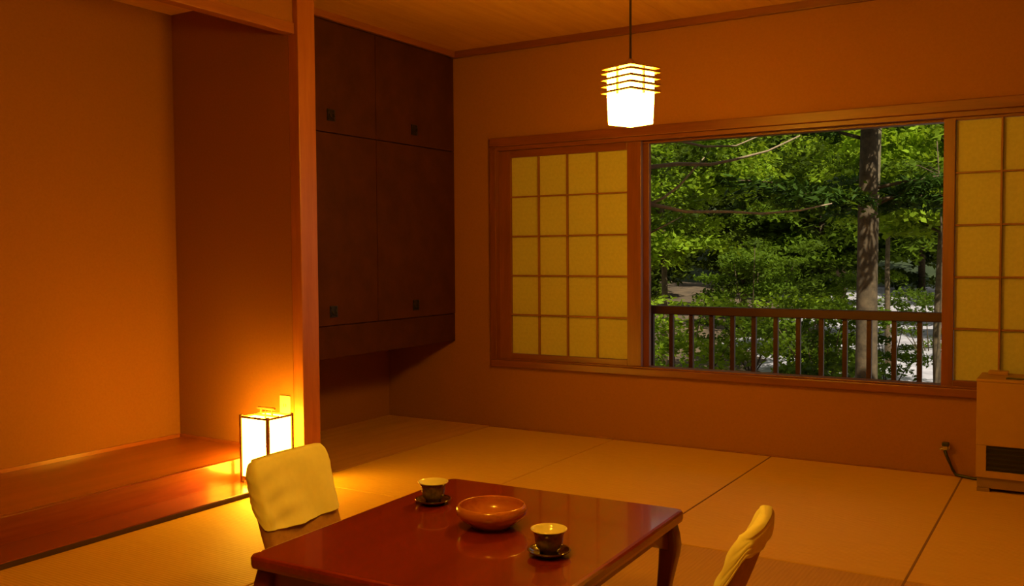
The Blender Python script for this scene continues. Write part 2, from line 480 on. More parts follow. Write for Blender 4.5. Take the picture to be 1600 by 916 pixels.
gs = tag(empty('glass_sash', (-2.56, YW + 0.09, 0.412)), 'sliding glass sash pushed behind the paper screen beside the closet', 'window')
ya, yb = YW + 0.080, YW + 0.110
part(MB().box((-3.034, ya, 0.4125), (-2.995, yb, 1.660)), 'stile', 'trimz', gs, 0.002)
part(MB().box((-2.125, ya, 0.4125), (-2.088, yb, 1.660)), 'stile', 'trimz', gs, 0.002)
part(MB().box((-2.995, ya, 0.4125), (-2.125, yb, 0.460)), 'rail', 'trimx', gs, 0.002)
part(MB().box((-2.995, ya, 1.620), (-2.125, yb, 1.660)), 'rail', 'trimx', gs, 0.002)
part(MB().box((-2.995, ya + 0.012, 0.460), (-2.125, ya + 0.016, 1.620)), 'pane', 'glass', gs)

# ------------------------------------------------------------------ pendant lamp
PX, PY, PT = -1.492, 3.30, 1.765
pl = tag(empty('pendant_lamp', (PX, PY, 1.54), math.radians(24.3 + 45)), 'lit paper pendant lamp with wooden louvre slats hanging from the ceiling', 'lamp')
def lpart(mb, name, mat, bevel=0.0, parent=None, smooth=False):
    return mb.build(name, mat, parent or pl, bevel, 2, smooth)
zt = 0.226
lpart(MB().tube([(0, 0, zt), (0, 0, ZC - 1.54 - 0.02)], 0.0045, 8), 'cord', 'cord', smooth=True)
lpart(MB().lathe([(0.035, ZC - 1.54 - 0.028), (0.042, ZC - 1.54 - 0.020), (0.045, ZC - 1.54 - 0.0005)], 24), 'ceiling_rose', 'cord', smooth=True)
lpart(MB().lathe([(0.012, zt - 0.012), (0.016, zt - 0.006), (0.016, zt + 0.01), (0.006, zt + 0.022)], 16), 'socket_cap', 'lampwood', smooth=True)
a0, a1, a2 = 0.060, 0.064, 0.066
def sq(a, z):
    return [(-a, -a, z), (a, -a, z), (a, a, z), (-a, a, z)]
m = MB().loft([sq(0.060, 0.0), sq(0.0635, 0.10), sq(0.0635, 0.202)])
lpart(m, 'paper_shade', 'pend', 0.002)
R1, R0 = 0.080, 0.072
for k in range(4):
    z = 0.118 + k * 0.0245
    sl = MB()
    for s in (-1, 1):
        sl.box((-R1, s * (R0 + 0.004) - 0.005, z), (R1, s * (R0 + 0.004) + 0.005, z + 0.009))
        sl.box((s * (R0 + 0.004) - 0.005, -R1 + 0.01, z + 0.0005), (s * (R0 + 0.004) + 0.005, R1 - 0.01, z + 0.0085))
    lpart(sl, 'louvre_slat', 'lampwood')
for (px, py) in ((0, -1), (0, 1), (1, 0), (-1, 0)):
    cxp, cyp = px * 0.0685, py * 0.0685
    lpart(MB().box((cxp - 0.0035, cyp - 0.0035, 0.11), (cxp + 0.0035, cyp + 0.0035, 0.209)), 'slat_post', 'lampwood')
lpart(MB().box((-0.079, -0.079, 0.2085), (0.079, 0.079, 0.2145)), 'added_top_board', 'lampwood')  # opaque plate added so the glowing paper leaves the cord dark

p2 = copy_tree(pl)
p2.location = (-1.05, 1.24, 1.62)
for ch in p2.children:
    if ch.name.startswith('paper_shade'):
        ch.data = ch.data.copy()
        ch.data.materials[0] = MT['pend2']
    if ch.name.startswith('cord'):
        ch.data = ch.data.copy()
        for v_ in ch.data.vertices:
            if v_.co.z > 0.4: v_.co.z -= 0.08
    if ch.name.startswith('ceiling_rose'):
        ch.location.z -= 0.08
p2.rotation_euler = (0, 0, 0.3)
p2['label'] = 'lit paper pendant lamp hanging on the side of the table away from the window'
pl['label'] = 'lit paper pendant lamp with wooden louvre slats hanging before the window wall'
pl['group'] = p2['group'] = 'paper pendant lamps'

# ------------------------------------------------------------------ andon lamp on the low board
ax0, ax1, ay0, ay1, az0, az1 = -3.270, -3.102, 2.962, 3.110, 0.020, 0.322
an = tag(empty('andon_lamp', ((ax0 + ax1) / 2, (ay0 + ay1) / 2, az0)), 'lit square paper floor lantern with dark frame beside the post', 'lamp')
t = 0.0065
for x in (ax0, ax1):
    for y in (ay0, ay1):
        part(MB().box((x - t, y - t, az0), (x + t, y + t, az1 + 0.006)), 'post', 'lampdark', an, 0.001)
for z in (az0 + 0.02, az1 - 0.008):
    for y in (ay0, ay1):
        part(MB().box((ax0 + t, y - 0.004, z), (ax1 - t, y + 0.004, z + 0.008)), 'frame_bar', 'lampdark', an)
    for x in (ax0, ax1):
        part(MB().box((x - 0.004, ay0 + t, z), (x + 0.004, ay1 - t, z + 0.008)), 'frame_bar', 'lampdark', an)
for y in (ay0, ay1):
    part(MB().box((ax0 + t, y - 0.001, az0 + 0.028), (ax1 - t, y + 0.001, az1 - 0.008)), 'paper_panel', 'andon', an)
for x in (ax0, ax1):
    part(MB().box((x - 0.001, ay0 + t, az0 + 0.028), (x + 0.001, ay1 - t, az1 - 0.008)), 'paper_panel', 'andon', an)
part(MB().box((ax0 + t, ay0 + t, az0 + 0.008), (ax1 - t, ay1 - t, az0 + 0.018)), 'base', 'lampdark', an)
axm, aym = (ax0 + ax1) / 2, (ay0 + ay1) / 2
part(MB().box((ax0 + t, aym - 0.005, az1 - 0.006), (ax1 - t, aym + 0.005, az1 + 0.002)), 'top_bar', 'lampdark', an)
hd = part(MB().box((axm - 0.055, aym - 0.0055, az1 + 0.026), (axm + 0.055, aym + 0.0055, az1 + 0.037)), 'handle', 'lampdark', an, 0.002)
for s in (-1, 1):
    part(MB().box((axm + s * 0.036 - 0.003, aym - 0.003, az1 + 0.002), (axm + s * 0.036 + 0.003, aym + 0.003, az1 + 0.026)), 'handle_pin', 'lampdark', an)

# outlet on the alcove side wall
ol = tag(empty('wall_outlet', (-3.228, TY1, 0.346)), 'small ivory wall outlet above the paper lantern', 'outlet')
part(MB().box((-3.262, TY1 - 0.006, 0.296), (-3.194, TY1 - 0.0002, 0.386)), 'plate', 'plate', ol, 0.002)
for dx in (-0.008, 0.006):
    part(MB().box((-3.229 + dx, TY1 - 0.0075, 0.334), (-3.226 + dx, TY1 - 0.006, 0.348)), 'slot', 'black', ol)

# ------------------------------------------------------------------ table
TBX, TBY, TW, TL, TA = -1.3336, 2.0191, 0.789, 0.894, 0.0306
tb = tag(empty('low_table', (TBX, TBY, 0), TA), 'low red lacquered table with curved legs on the tatami', 'table')
def tpart(mb, name, mat, bevel=0.0, seg=2, smooth=False, parent=None):
    return mb.build(name, mat, parent or tb, bevel, seg, smooth)
def rrect(w2, l2, r, z, k=5):
    pts = []
    for cx_, cy_, a in ((w2 - r, l2 - r, 0), (-w2 + r, l2 - r, 90), (-w2 + r, -l2 + r, 180), (w2 - r, -l2 + r, 270)):
        for i in range(k + 1):
            t_ = math.radians(a + 90 * i / k)
            pts.append((cx_ + r * math.cos(t_), cy_ + r * math.sin(t_), z))
    return pts
w2, l2 = TW / 2, TL / 2
tpart(MB().loft([rrect(w2 - 0.010, l2 - 0.010, 0.022, 0.296), rrect(w2 - 0.002, l2 - 0.002, 0.024, 0.300), rrect(w2, l2, 0.025, 0.308), rrect(w2, l2, 0.025, 0.322), rrect(w2 - 0.003, l2 - 0.003, 0.024, 0.328), rrect(w2 - 0.010, l2 - 0.010, 0.022, 0.330)]), 'tabletop', 'lacq', smooth=False)
# scalloped aprons
def apron_poly(h):
    ps = [(-h, 0.296), (-h, 0.222)]
    n = 24
    for i in range(n + 1):
        u = -1 + 2 * i / n
        d = 1 - abs(u)
        z = 0.222 + 0.044 * min(1, (d / 0.2)) ** 1.4 if d < 0.2 else 0.266
        if 0.12 < d < 0.2:
            z -= 0.010 * math.sin((d - 0.12) / 0.08 * math.pi)
        ps.append((u * h, z))
    ps += [(h, 0.222), (h, 0.296)]
    out = []
    for p_ in ps:
        if not out or (abs(out[-1][0] - p_[0]) > 1e-6 or abs(out[-1][1] - p_[1]) > 1e-6):
            out.append(p_)
    return out
for s in (-1, 1):
    yy = s * (l2 - 0.040)
    tpart(MB().prism(apron_poly(w2 - 0.045), yy - 0.010, yy + 0.010, 1), 'apron', 'lacqd')
    xx = s * (w2 - 0.040)
    tpart(MB().prism(apron_poly(l2 - 0.055), xx - 0.010, xx + 0.010, 0), 'apron', 'lacqd')
for sx in (-1, 1):
    for sy in (-1, 1):
        rings = []
        for (z, off, hw) in ((0.296, 0.006, 0.022), (0.262, 0.010, 0.025), (0.232, 0.012, 0.026), (0.205, 0.010, 0.025), (0.17, 0.006, 0.022), (0.13, 0.001, 0.019), (0.09, -0.003, 0.017), (0.05, -0.003, 0.017), (0.025, 0.002, 0.020), (0.008, 0.008, 0.023), (0.0, 0.008, 0.022)):
            cx_, cy_ = sx * (w2 - 0.045 + off), sy * (l2 - 0.045 + off)
            rings.append([(cx_ + p_[0], cy_ + p_[1], z) for p_ in rrect(hw, hw, hw * 0.3, z, 3)])
        tpart(MB().loft(rings), 'leg', 'lacqd', smooth=True)

# ------------------------------------------------------------------ bowl, cups, saucers
bw = MB().lathe([(0.046, 0.0), (0.052, 0.001), (0.062, 0.010), (0.080, 0.022), (0.0925, 0.036), (0.0945, 0.046), (0.092, 0.055), (0.088, 0.0595), (0.085, 0.060), (0.083, 0.058), (0.086, 0.048), (0.084, 0.036), (0.070, 0.020), (0.045, 0.012), (0.01, 0.010)], 56).build('wooden_bowl', 'bowl', smooth=True)
bw.location = (-1.333, 2.060, 0.3302)
tag(bw, 'round turned wooden bowl in the middle of the red table', 'bowl')

def cup(x, y, label, slabel):
    s = MB().lathe([(0.024, 0.0), (0.030, 0.001), (0.036, 0.004), (0.050, 0.011), (0.0525, 0.0145), (0.051, 0.0155), (0.046, 0.013), (0.034, 0.0075), (0.01, 0.0065)], 40).build('saucer', 'saucer', smooth=True)
    s.location = (x, y, 0.3302)
    tag(s, slabel, 'saucer', 'lacquered saucers on the table')
    c = tag(empty('tea_cup', (x, y, 0.3302 + 0.0078)), label, 'cup', 'tea cups on the table')
    MB().lathe([(0.020, 0.0), (0.022, 0.0), (0.0225, 0.006), (0.026, 0.008), (0.0315, 0.015), (0.0335, 0.028), (0.0345, 0.040), (0.038, 0.049), (0.0435, 0.0555)], 40, cap1=False).build('body', 'cupout', c, smooth=True)
    MB().lathe([(0.0436, 0.0550), (0.0442, 0.0562), (0.0436, 0.0575), (0.0418, 0.0570), (0.037, 0.050), (0.033, 0.044), (0.028, 0.040), (0.018, 0.037), (0.003, 0.036)], 40, cap0=False).build('lining', 'glaze', c, smooth=True)
cup(-1.602, 2.166, 'small dark tea cup with pale lining near the draped chair', 'dark lacquered saucer under the tea cup near the draped chair')
cup(-1.085, 1.928, 'dark tea cup with pale lining between the bowl and the hooded chair', 'dark lacquered saucer under the tea cup toward the hooded chair')

# ------------------------------------------------------------------ legless chairs with cloth covers
def section(wid, thk, z, x, k=6, bow=0.0):
    # rounded slab cross-section across y at height z; bow curves the panel
    r = thk * 0.48
    pts = []
    hw, ht = wid / 2, thk / 2
    for cy_, cx_, a in ((hw - r, ht - r, 0), (-hw + r, ht - r, 90), (-hw + r, -ht + r, 180), (hw - r, -ht + r, 270)):
        for i in range(k + 1):
            t_ = math.radians(a + 90 * i / k)
            pts.append([cx_ + r * math.sin(t_), cy_ + r * math.cos(t_)])
    # densify long sides
    out = []
    n = len(pts)
    for i in range(n):
        a, b = pts[i], pts[(i + 1) % n]
        out.append(a)
        if abs(a[1] - b[1]) > 0.1:
            for j in range(1, 16):
                u = j / 16
                out.append([a[0] + (b[0] - a[0]) * u, a[1] + (b[1] - a[1]) * u])
    res = []
    for px, py in out:
        res.append(Vector((x + px - bow * (1 - (py / hw) ** 2), py, z)))
    return res

def zaisu(name, loc, rz, label, lean, front_hem, back_hem, seed, hmax=0.40, wid=0.35, thk0=0.06):
    # local frame: sitter faces +x, back panel stands at x ~ 0
    rr = random.Random(seed)
    c = tag(empty(name, loc, rz), label, 'chair', 'legless chairs at the low table')
    N = 22
    def centre(z):
        q = z / hmax
        return lean[0] * (1 - q) ** 2 + lean[1] * (1 - q)
    def size(z):
        q = z / hmax
        ww = wid * (0.955 + 0.045 * q)
        tt = thk0 * (1.0 - 0.40 * q)
        if q > 0.86:
            e = (q - 0.86) / 0.14
            k = math.sqrt(max(0.0, 1 - e * e))
            ww -= 0.055 * (1 - k)
            tt *= 0.35 + 0.65 * k
        return ww, tt
    rings = []
    for i in range(N + 1):
        z = 0.045 + (hmax - 0.045) * (i / N)
        ww, tt = size(z)
        rings.append(section(ww, tt, z, centre(z), bow=0.014))
    MB().loft(rings).build('backrest', 'cloth2', c, smooth=True)
    st = [section(wid * 0.97 if 0 < i < 3 else wid * 0.94, 0.40 if 0 < i < 3 else 0.385, z, centre(0.05) + 0.17) for i, z in enumerate((0.0, 0.010, 0.040, 0.048))]
    MB().loft(st).build('seat', 'zwood', c, smooth=False)
    # cloth hood: offset shell, hem lower at the front than at the back
    M_ = 26
    rings = []
    base = section(*size(0.3), 0.3, 0.0)
    k = len(base)
    ph = [rr.uniform(0, 6.28) for _ in range(6)]
    for i in range(M_ + 1):
        t_ = i / M_
        ring = []
        for j in range(k):
            fr = base[j].x
            ny = base[j].y / (wid / 2)
            side = 0.5 + 0.5 * max(-1, min(1, fr / 0.012))
            hem = back_hem(ny) * (1 - side) + front_hem(ny) * side
            z = hem + (hmax + 0.006 - hem) * t_
            ww, tt = size(min(z, hmax))
            s_ = section(ww + 0.016, tt + 0.016, z, centre(min(z, hmax)), bow=0.014)[j]
            out_ = 1 if fr > 0 else -1
            if abs(ny) > 0.9:
                wv = math.sin(24 * t_ + ph[4]) * 0.6 + 0.4 * math.sin(47 * t_ + ph[5])
                s_.y += 0.0016 * wv * (1 if ny > 0 else -1)
            elif fr > 0:
                # shallow hanging folds that sag in the middle, plus a few slanting creases
                sag = t_ + 0.28 * ny * ny + 0.08 * ny
                wv = 0.55 * math.sin(21 * sag + ph[0]) * (0.5 + 0.5 * math.sin(3 * ny + ph[1]))
                wv += 0.75 * math.sin(6.5 * ny + 3.5 * t_ + ph[2]) + 0.35 * math.sin(15 * ny - 12 * t_ + ph[3])
                s_.x += 0.0078 * (wv + 0.6) * (1 - 0.8 * t_)
            else:
                wv = math.sin(8 * ny + ph[2]) + 0.5 * math.sin(5 * t_ + ph[3])
                s_.x -= 0.0022 * (wv + 1.0) * (1 - 0.8 * t_)
            ring.append(s_)
        rings.append(ring)
    cov = MB().loft(rings, cap0=False, cap1=True).build('cloth_cover', 'cloth', c, smooth=True)
    cov['label'] = 'off-white cloth hood over the backrest'
    return c
zaisu('legless_chair', (-2.215, 2.200, 0), 0.04, 'legless chair with off-white cloth draped over its back by the lantern', (0.06, 0.07),
      lambda n: 0.203 - 0.012 * (1 - n * n) , lambda n: 0.26, 3, 0.404, 0.350)
zaisu('legless_chair', (-0.665, 2.190, 0), math.pi + 0.12, 'legless chair with cloth hood and brown back beside the table', (0.06, 0.13),
      lambda n: 0.20, lambda n: 0.358 + 0.010 * n, 5, 0.404, 0.335, 0.056)

# ------------------------------------------------------------------ heater
HX0, HX1, HY0, HY1 = -0.402, 0.250, 4.515, 4.770
ht = tag(empty('heater', ((HX0 + HX1) / 2, (HY0 + HY1) / 2, 0)), 'beige floor heater with black grille against the window wall', 'heater')
m = MB()
GZ0, GZ1, GX0, GX1 = 0.094, 0.205, HX0 + 0.040, HX1 - 0.040
part(MB().box((HX0, HY0 + 0.012, 0.066), (HX1, HY1, 0.482)), 'body', 'heater', ht, 0.006)
part(MB().box((HX0, HY0, GZ1), (HX1, HY0 + 0.012, 0.482)), 'front_panel', 'heater', ht, 0.003)
part(MB().box((HX0, HY0, 0.066), (HX1, HY0 + 0.012, GZ0)).box((HX0, HY0, GZ0), (GX0, HY0 + 0.012, GZ1)).box((GX1, HY0, GZ0), (HX1, HY0 + 0.012, GZ1)), 'grille_surround', 'heater', ht)
part(MB().box((HX0 - 0.002, HY0 - 0.002, 0.482), (HX1 + 0.002, HY1, 0.496)), 'top', 'heater', ht, 0.004)
part(MB().box((HX0 + 0.11, HY0 + 0.03, 0.4962), (HX1 - 0.11, HY0 + 0.075, 0.499)), 'top_slot', 'black', ht)
part(MB().box((HX0 + 0.03, HY1 - 0.09, 0.4962), (HX0 + 0.11, HY1 - 0.03, 0.512)), 'control_cover', 'heater', ht, 0.003)
part(MB().box((GX0, HY0 + 0.010, GZ0), (GX1, HY0 + 0.0125, GZ1)), 'grille_back', 'black', ht)
for k in range(5):
    z = GZ0 + 0.012 + k * 0.021
    part(MB().prism([(HY0 + 0.001, z), (HY0 + 0.010, z + 0.008), (HY0 + 0.010, z + 0.011), (HY0 + 0.001, z + 0.003)], GX0, GX1, 0), 'louvre', 'black', ht)
part(MB().box((HX0 + 0.004, HY0 + 0.012, 0.016), (HX1 - 0.004, HY1 - 0.01, 0.066)), 'base', 'heatbase', ht, 0.003)
for x in (HX0 + 0.004, HX1 - 0.054):
    part(MB().box((x, HY0 + 0.010, 0.0), (x + 0.05, HY1 - 0.02, 0.016)), 'foot', 'heatbase', ht)

# gas cock and hose
gc = tag(empty('gas_cock', (-0.553, YW, 0.133)), 'small metal gas cock with black cap low on the window wall', 'valve')
def cyl_y(x, z, y0, y1, r, k=16):
    return MB().tube([(x, y0, z), (x, y1, z)], r, k)
part(cyl_y(-0.553, 0.133, YW - 0.004, YW - 0.0002, 0.019), 'flange', 'metal', gc, smooth=False)
part(cyl_y(-0.553, 0.133, YW - 0.032, YW - 0.004, 0.010), 'body', 'metal', gc)
part(MB().tube([(-0.562, YW - 0.026, 0.130), (-0.574, YW - 0.026, 0.122)], 0.006, 10), 'outlet_nozzle', 'metal', gc)
part(MB().box((-0.566, YW - 0.040, 0.140), (-0.536, YW - 0.012, 0.158)), 'cap', 'black', gc, 0.003)
hose = MB().tube([(-0.553, YW - 0.036, 0.122), (-0.545, YW - 0.040, 0.10), (-0.533, YW - 0.036, 0.07), (-0.520, YW - 0.030, 0.035), (-0.505, YW - 0.032, 0.012), (-0.470, YW - 0.040, 0.009), (-0.425, YW - 0.060, 0.009), (-0.400, YW - 0.070, 0.012)], 0.007, 8).build('gas_hose', 'black', smooth=True)
tag(hose, 'black rubber hose running from the gas cock to the heater', 'hose')

# ------------------------------------------------------------------ outside: eave, deck, railing
struct(MB().box((-6, YW + 0.14, 2.42), (4, 6.9, 2.50)).build('added_eave', 'eave'), 'unseen boarded eave added outside to keep sun off the window')  # added out of view; made deep enough to block sun at the window
struct(MB().box((-4.2, YS - 0.2, ZC + 0.1), (XR + 0.2, YW + 0.14, ZC + 0.22)).build('roof', 'eave'), 'unseen roof slab added over the room against light leaks')  # added above the ceiling to stop daylight leaking into the room
dk = struct(MB().box((-5.5, YW + 0.142, -0.16), (3.0, 5.72, -0.115)).build('deck', 'deck'), 'wooden balcony deck outside the window')
for k in range(6):
    y = YW + 0.146 + k * 0.13
    MB().box((-5.5, y, -0.115), (3.0, y + 0.122, -0.09)).build('deck_board', 'deck', dk)
rl = tag(empty('balcony_railing', (-1.6, 5.6, -0.09)), 'brown wooden balcony railing with upright bars outside the open window', 'railing')
part(MB().box((-4.8, 5.565, 0.662), (2.4, 5.635, 0.714)), 'top_rail', 'railing', rl, 0.005)
part(MB().box((-4.8, 5.580, 0.015), (2.4, 5.620, 0.060)), 'bottom_rail', 'railing', rl, 0.003)
b0 = part(MB().box((-0.013, 5.587, 0.06), (0.013, 5.613, 0.662)), 'baluster', 'railing', rl)
bx = [-2.382 + 0.133 * k for k in range(-18, 36)]
for i, x in enumerate(bx):
    o = b0 if i == 0 else b0.copy()
    if i:
        COL.objects.link(o)
    o.location.x = b0.location.x if False else x
for x in (-4.8, 2.35):
    part(MB().box((x, 5.57, -0.09), (x + 0.06, 5.63, 0.662)), 'post', 'railing', rl, 0.003)

# ------------------------------------------------------------------ outside: ground and trees
GZ = -1.05
def ground_mesh(name, x0, x1, y0, y1, nx, ny, zf, mat):
    v = [(x0 + (x1 - x0) * i / nx, y0 + (y1 - y0) * j / ny, 0) for j in range(ny + 1) for i in range(nx + 1)]
    v = [(x, y, zf(x, y)) for x, y, _ in v]
    f = [(j * (nx + 1) + i, j * (nx + 1) + i + 1, (j + 1) * (nx + 1) + i + 1, (j + 1) * (nx + 1) + i) for j in range(ny) for i in range(nx)]
    b = MB()
    b.v, b.f = v, f
    return b.build(name, mat, smooth=True, fix=False)
def gz(x, y):
    z = GZ + 0.12 * math.sin(x * 0.5 + 1) * math.sin(y * 0.37) + 0.05 * math.sin(x * 1.9 + y)
    side = -0.30 * y + 1.0 - x          # > 0 on the wooded side, < 0 toward the gravel
    if y > 15:
        z += 0.25 * math.tanh(side * 0.4) * min(1, (y - 15) / 3) - 0.10
    return z
struct(ground_mesh('ground', -60, 40, 5.0, 75, 110, 90, gz, 'soil'), 'brown forest floor outside the window')
struct(ground_mesh('gravel_bank', -22, 25, 14.5, 62, 60, 60, lambda x, y: GZ - 0.06 + 0.10 * math.sin(x * 1.1) * math.sin(y * 0.8), 'gravel'), 'pale sunlit gravel bank beyond the trees')
struct(ground_mesh('hillside', -90, 60, 60, 110, 40, 20, lambda x, y: GZ - 1 + max(0, (y - 60)) * 0.62 + 2.0 * math.sin(x * 0.13) * math.sin(y * 0.2), 'hill'), 'dark wooded hillside far behind the trees')

def leaf_object(name, P, Nrm, size, mat, parent, aspect=0.5):
    # P (n,3) centres, Nrm (n,3) normals, size (n,)
    n = len(P)
    Nrm = Nrm / np.linalg.norm(Nrm, axis=1, keepdims=True)
    t = rng.normal(size=(n, 3))
    t -= Nrm * (t * Nrm).sum(1, keepdims=True)
    t /= np.linalg.norm(t, axis=1, keepdims=True)
    b = np.cross(Nrm, t)
    s = size[:, None]
    V = np.empty((n, 4, 3), np.float32)
    V[:, 0] = P - t * s
    V[:, 1] = P + b * s * aspect
    V[:, 2] = P + t * s
    V[:, 3] = P - b * s * aspect
    me = bpy.data.meshes.new(name)
    me.vertices.add(n * 4)
    me.vertices.foreach_set('co', V.ravel())
    me.loops.add(n * 4)
    me.loops.foreach_set('vertex_index', np.arange(n * 4, dtype=np.int32))
    me.polygons.add(n)
    me.polygons.foreach_set('loop_start', np.arange(0, n * 4, 4, dtype=np.int32))
    me.polygons.foreach_set('loop_total', np.full(n, 4, np.int32))
    me.update(calc_edges=True)
    me.materials.append(MT[mat])
    o = bpy.data.objects.new(name, me)
    COL.objects.link(o)
    o.parent = parent
    o['kind'] = 'stuff'
    return o

def clumps(C, n_per, rx, rz, tilt=0.5, size=(0.03, 0.06)):
    # flattened layers of leaves around the clump centres C
    C = np.asarray(C, float)
    k = len(C)
    sc = rng.uniform(0.6, 1.25, size=(k, 1, 1))
    r = np.sqrt(rng.uniform(0, 1, (k, n_per, 1)))
    a = rng.uniform(0, 2 * np.pi, (k, n_per, 1))
    off = np.concatenate([r * np.cos(a) * rx, r * np.sin(a) * rx, rng.normal(0, rz, (k, n_per, 1)) - 0.25 * rx * r ** 2], axis=2) * sc
    P = (C[:, None, :] + off).reshape(-1, 3)
    N = rng.normal(size=P.shape) * tilt + np.array([0, 0, 1.0])
    return P, N, rng.uniform(size[0], size[1], len(P))

def tree(name, label, cat_group, base, h, trunk_r, crown, n_cl, n_per, crx, crz, leaf, size, bark='bark', lean=(0, 0), tilt=0.6, fork=6):
    x, y, z0 = base
    r = tag(empty(name, (0, 0, 0)), label, 'tree', cat_group)
    r.location = (x, y, z0)
    top = Vector((lean[0], lean[1], h))
    pts, rad = [], []
    for i in range(7):
        q = i / 6
        pts.append(top * q + Vector((0.04 * math.sin(5 * q + x), 0.04 * math.cos(4 * q + y), 0)) * (0 if i == 0 else 1))
        rad.append(trunk_r * (1 - 0.75 * q))
    MB().tube(pts, rad, 9).build('trunk', bark, r, smooth=True)
    cz, ca, cb, cc = crown            # centre height, radii x, y, z
    u = rng.normal(size=(n_cl, 3))
    u /= np.linalg.norm(u, axis=1, keepdims=True)
    rad_ = rng.uniform(0.35, 1.0, (n_cl, 1)) ** 0.6
    C = u * rad_ * np.array([ca, cb, cc]) + np.array([lean[0] * cz / h, lean[1] * cz / h, cz])
    m = MB()
    for i in range(min(fork, n_cl)):
        e = Vector(C[i])
        s_z = max(0.25 * h, min(0.92 * h, e.z - 0.35 * math.hypot(e.x, e.y)))
        s = top * (s_z / h)
        mid = (s + e) / 2 + Vector((0, 0, 0.08 * (e - s).length))
        m.tube([s, mid, e], [trunk_r * 0.35, trunk_r * 0.22, trunk_r * 0.08], 6)
    m.build('branches', bark, r, smooth=True)['kind'] = 'stuff'
    P, N, s = clumps(C, n_per, crx, crz, tilt, size)
    leaf_object('foliage', P, N, s, leaf, r)
    return r

def at(px, py, y):
    d = r2 * (px - 800) + u2 * (458 - py) + fw * FPX
    return Vector((0, 0, 1.05)) + d * (y / d.y)

# main conifer with the straight trunk
ct = tag(empty('conifer_tree', (-1.62, 8.5, gz(-1.62, 8.5))), 'straight-trunked conifer with dark sprays just beyond the balcony railing', 'tree', 'trees outside the window')
g0 = ct.location.z
MB().tube([(0, 0, -0.15), (0, 0, 0.6), (0.0, 0, 1.5), (0.0, 0, 2.5), (0.01, 0, 3.4), (0.02, 0, 6.0), (0.0, 0, 9.0)], [0.125, 0.098, 0.090, 0.082, 0.070, 0.05, 0.02], 14).build('trunk', 'bark', ct, smooth=True)
P_, N_, S_ = [], [], []
bm_ = MB()
def spray(root, tip, droop, width, n, rad):
    root, tip = Vector(root), Vector(tip)
    L = (tip - root).length
    pts = []
    for i in range(6):
        q = i / 5
        p = root.lerp(tip, q) + Vector((0, 0, droop * q * q))
        pts.append(p)
    bm_.tube(pts, [rad * (1 - 0.8 * i / 5) for i in range(6)], 6)
    d = (tip - root).normalized()
    sd_ = d.cross(Vector((0, 0, 1))).normalized()
    q = rng.uniform(0.15, 1.05, n)
    sgn = rng.uniform(-1, 1, n)
    wv = width * (0.35 + 0.65 * np.sin(np.clip(q, 0, 1) * np.pi * 0.8 + 0.3))
    base = np.array([list(root.lerp(tip, float(k))) for k in q])
    p = base + np.outer(sgn * wv, np.array(sd_)) + np.array([0, 0, 1.0]) * (droop * q ** 2 - 0.18 * np.abs(sgn) * wv + rng.normal(0, 0.025, n))[:, None]
    P_.append(p)
    N_.append(rng.normal(size=(n, 3)) * 0.45 + np.array([0, 0, 1.0]))
    S_.append(rng.uniform(0.03, 0.075, n))
zk = 1.48 - g0
for i in range(46):
    z = zk + 0.06 * i + rnd.uniform(-0.03, 0.03) if i > 8 else zk + rnd.uniform(-0.05, 0.12)
    a = rnd.uniform(0, 6.283)
    L = rnd.uniform(0.7, 1.4) * (1.0 - 0.3 * i / 46)
    spray((0.05 * math.cos(a), 0.05 * math.sin(a), z), (L * math.cos(a), L * math.sin(a), z + rnd.uniform(0.15, 0.55)), -rnd.uniform(0.1, 0.35), 0.34, 420, 0.018)
bm_.build('branches', 'bark', ct, smooth=True)['kind'] = 'stuff'
leaf_object('needles', np.concatenate(P_), np.concatenate(N_), np.concatenate(S_), 'leaf_con', ct, 0.28)

# pale tree at the left of the open bay with bare branches reaching across
bt = tag(empty('bare_branch_tree', (-3.075, 7.0, gz(-3.075, 7.0))), 'pale slender tree with bare brown branches just outside beside the screen', 'tree', 'trees outside the window')
L0 = bt.location.copy()
MB().tube([(0, 0, -0.1), (0.0, 0, 1.0), (0.01, 0, 2.2), (0.0, 0.02, 3.6), (0.03, 0, 6.0)], [0.075, 0.060, 0.055, 0.045, 0.015], 10).build('trunk', 'bark2', bt, smooth=True)
for path, r0 in ((((1008, 262), (1060, 256), (1110, 257), (1150, 249), (1200, 236), (1250, 212)), 0.014),
                 (((1008, 318), (1040, 324), (1070, 331), (1140, 331), (1190, 334), (1250, 329), (1300, 318)), 0.013),
                 (((1008, 322), (1036, 310), (1062, 290), (1090, 258), (1108, 238)), 0.010),
                 (((1040, 205), (1062, 220), (1100, 229), (1150, 228), (1185, 213)), 0.011),
                 (((1008, 368), (1040, 352), (1066, 338)), 0.007)):
    pts, rad = [], []
    for i, (a, b) in enumerate(path):
        q = at(a, b, 7.0 + 0.10 * i + 0.05 * math.sin(3 * i + r0 * 300)) - L0
        pts.append(q)
        rad.append(1.35 * r0 * (1 - 0.7 * i / (len(path) - 1)))
    MB().tube(pts, rad, 7).build('branch', 'branch', bt, smooth=True)
C = []
for i in range(26):
    C.append((rnd.uniform(-0.9, 1.5), rnd.uniform(-0.3, 1.2), rnd.choice((rnd.uniform(2.9, 4.4), rnd.uniform(2.3, 2.9)))))
P, N, s = clumps(C, 200, 0.30, 0.05, 0.6, (0.022, 0.04))
leaf_object('foliage', P, N, s, 'leaf_mid', bt)

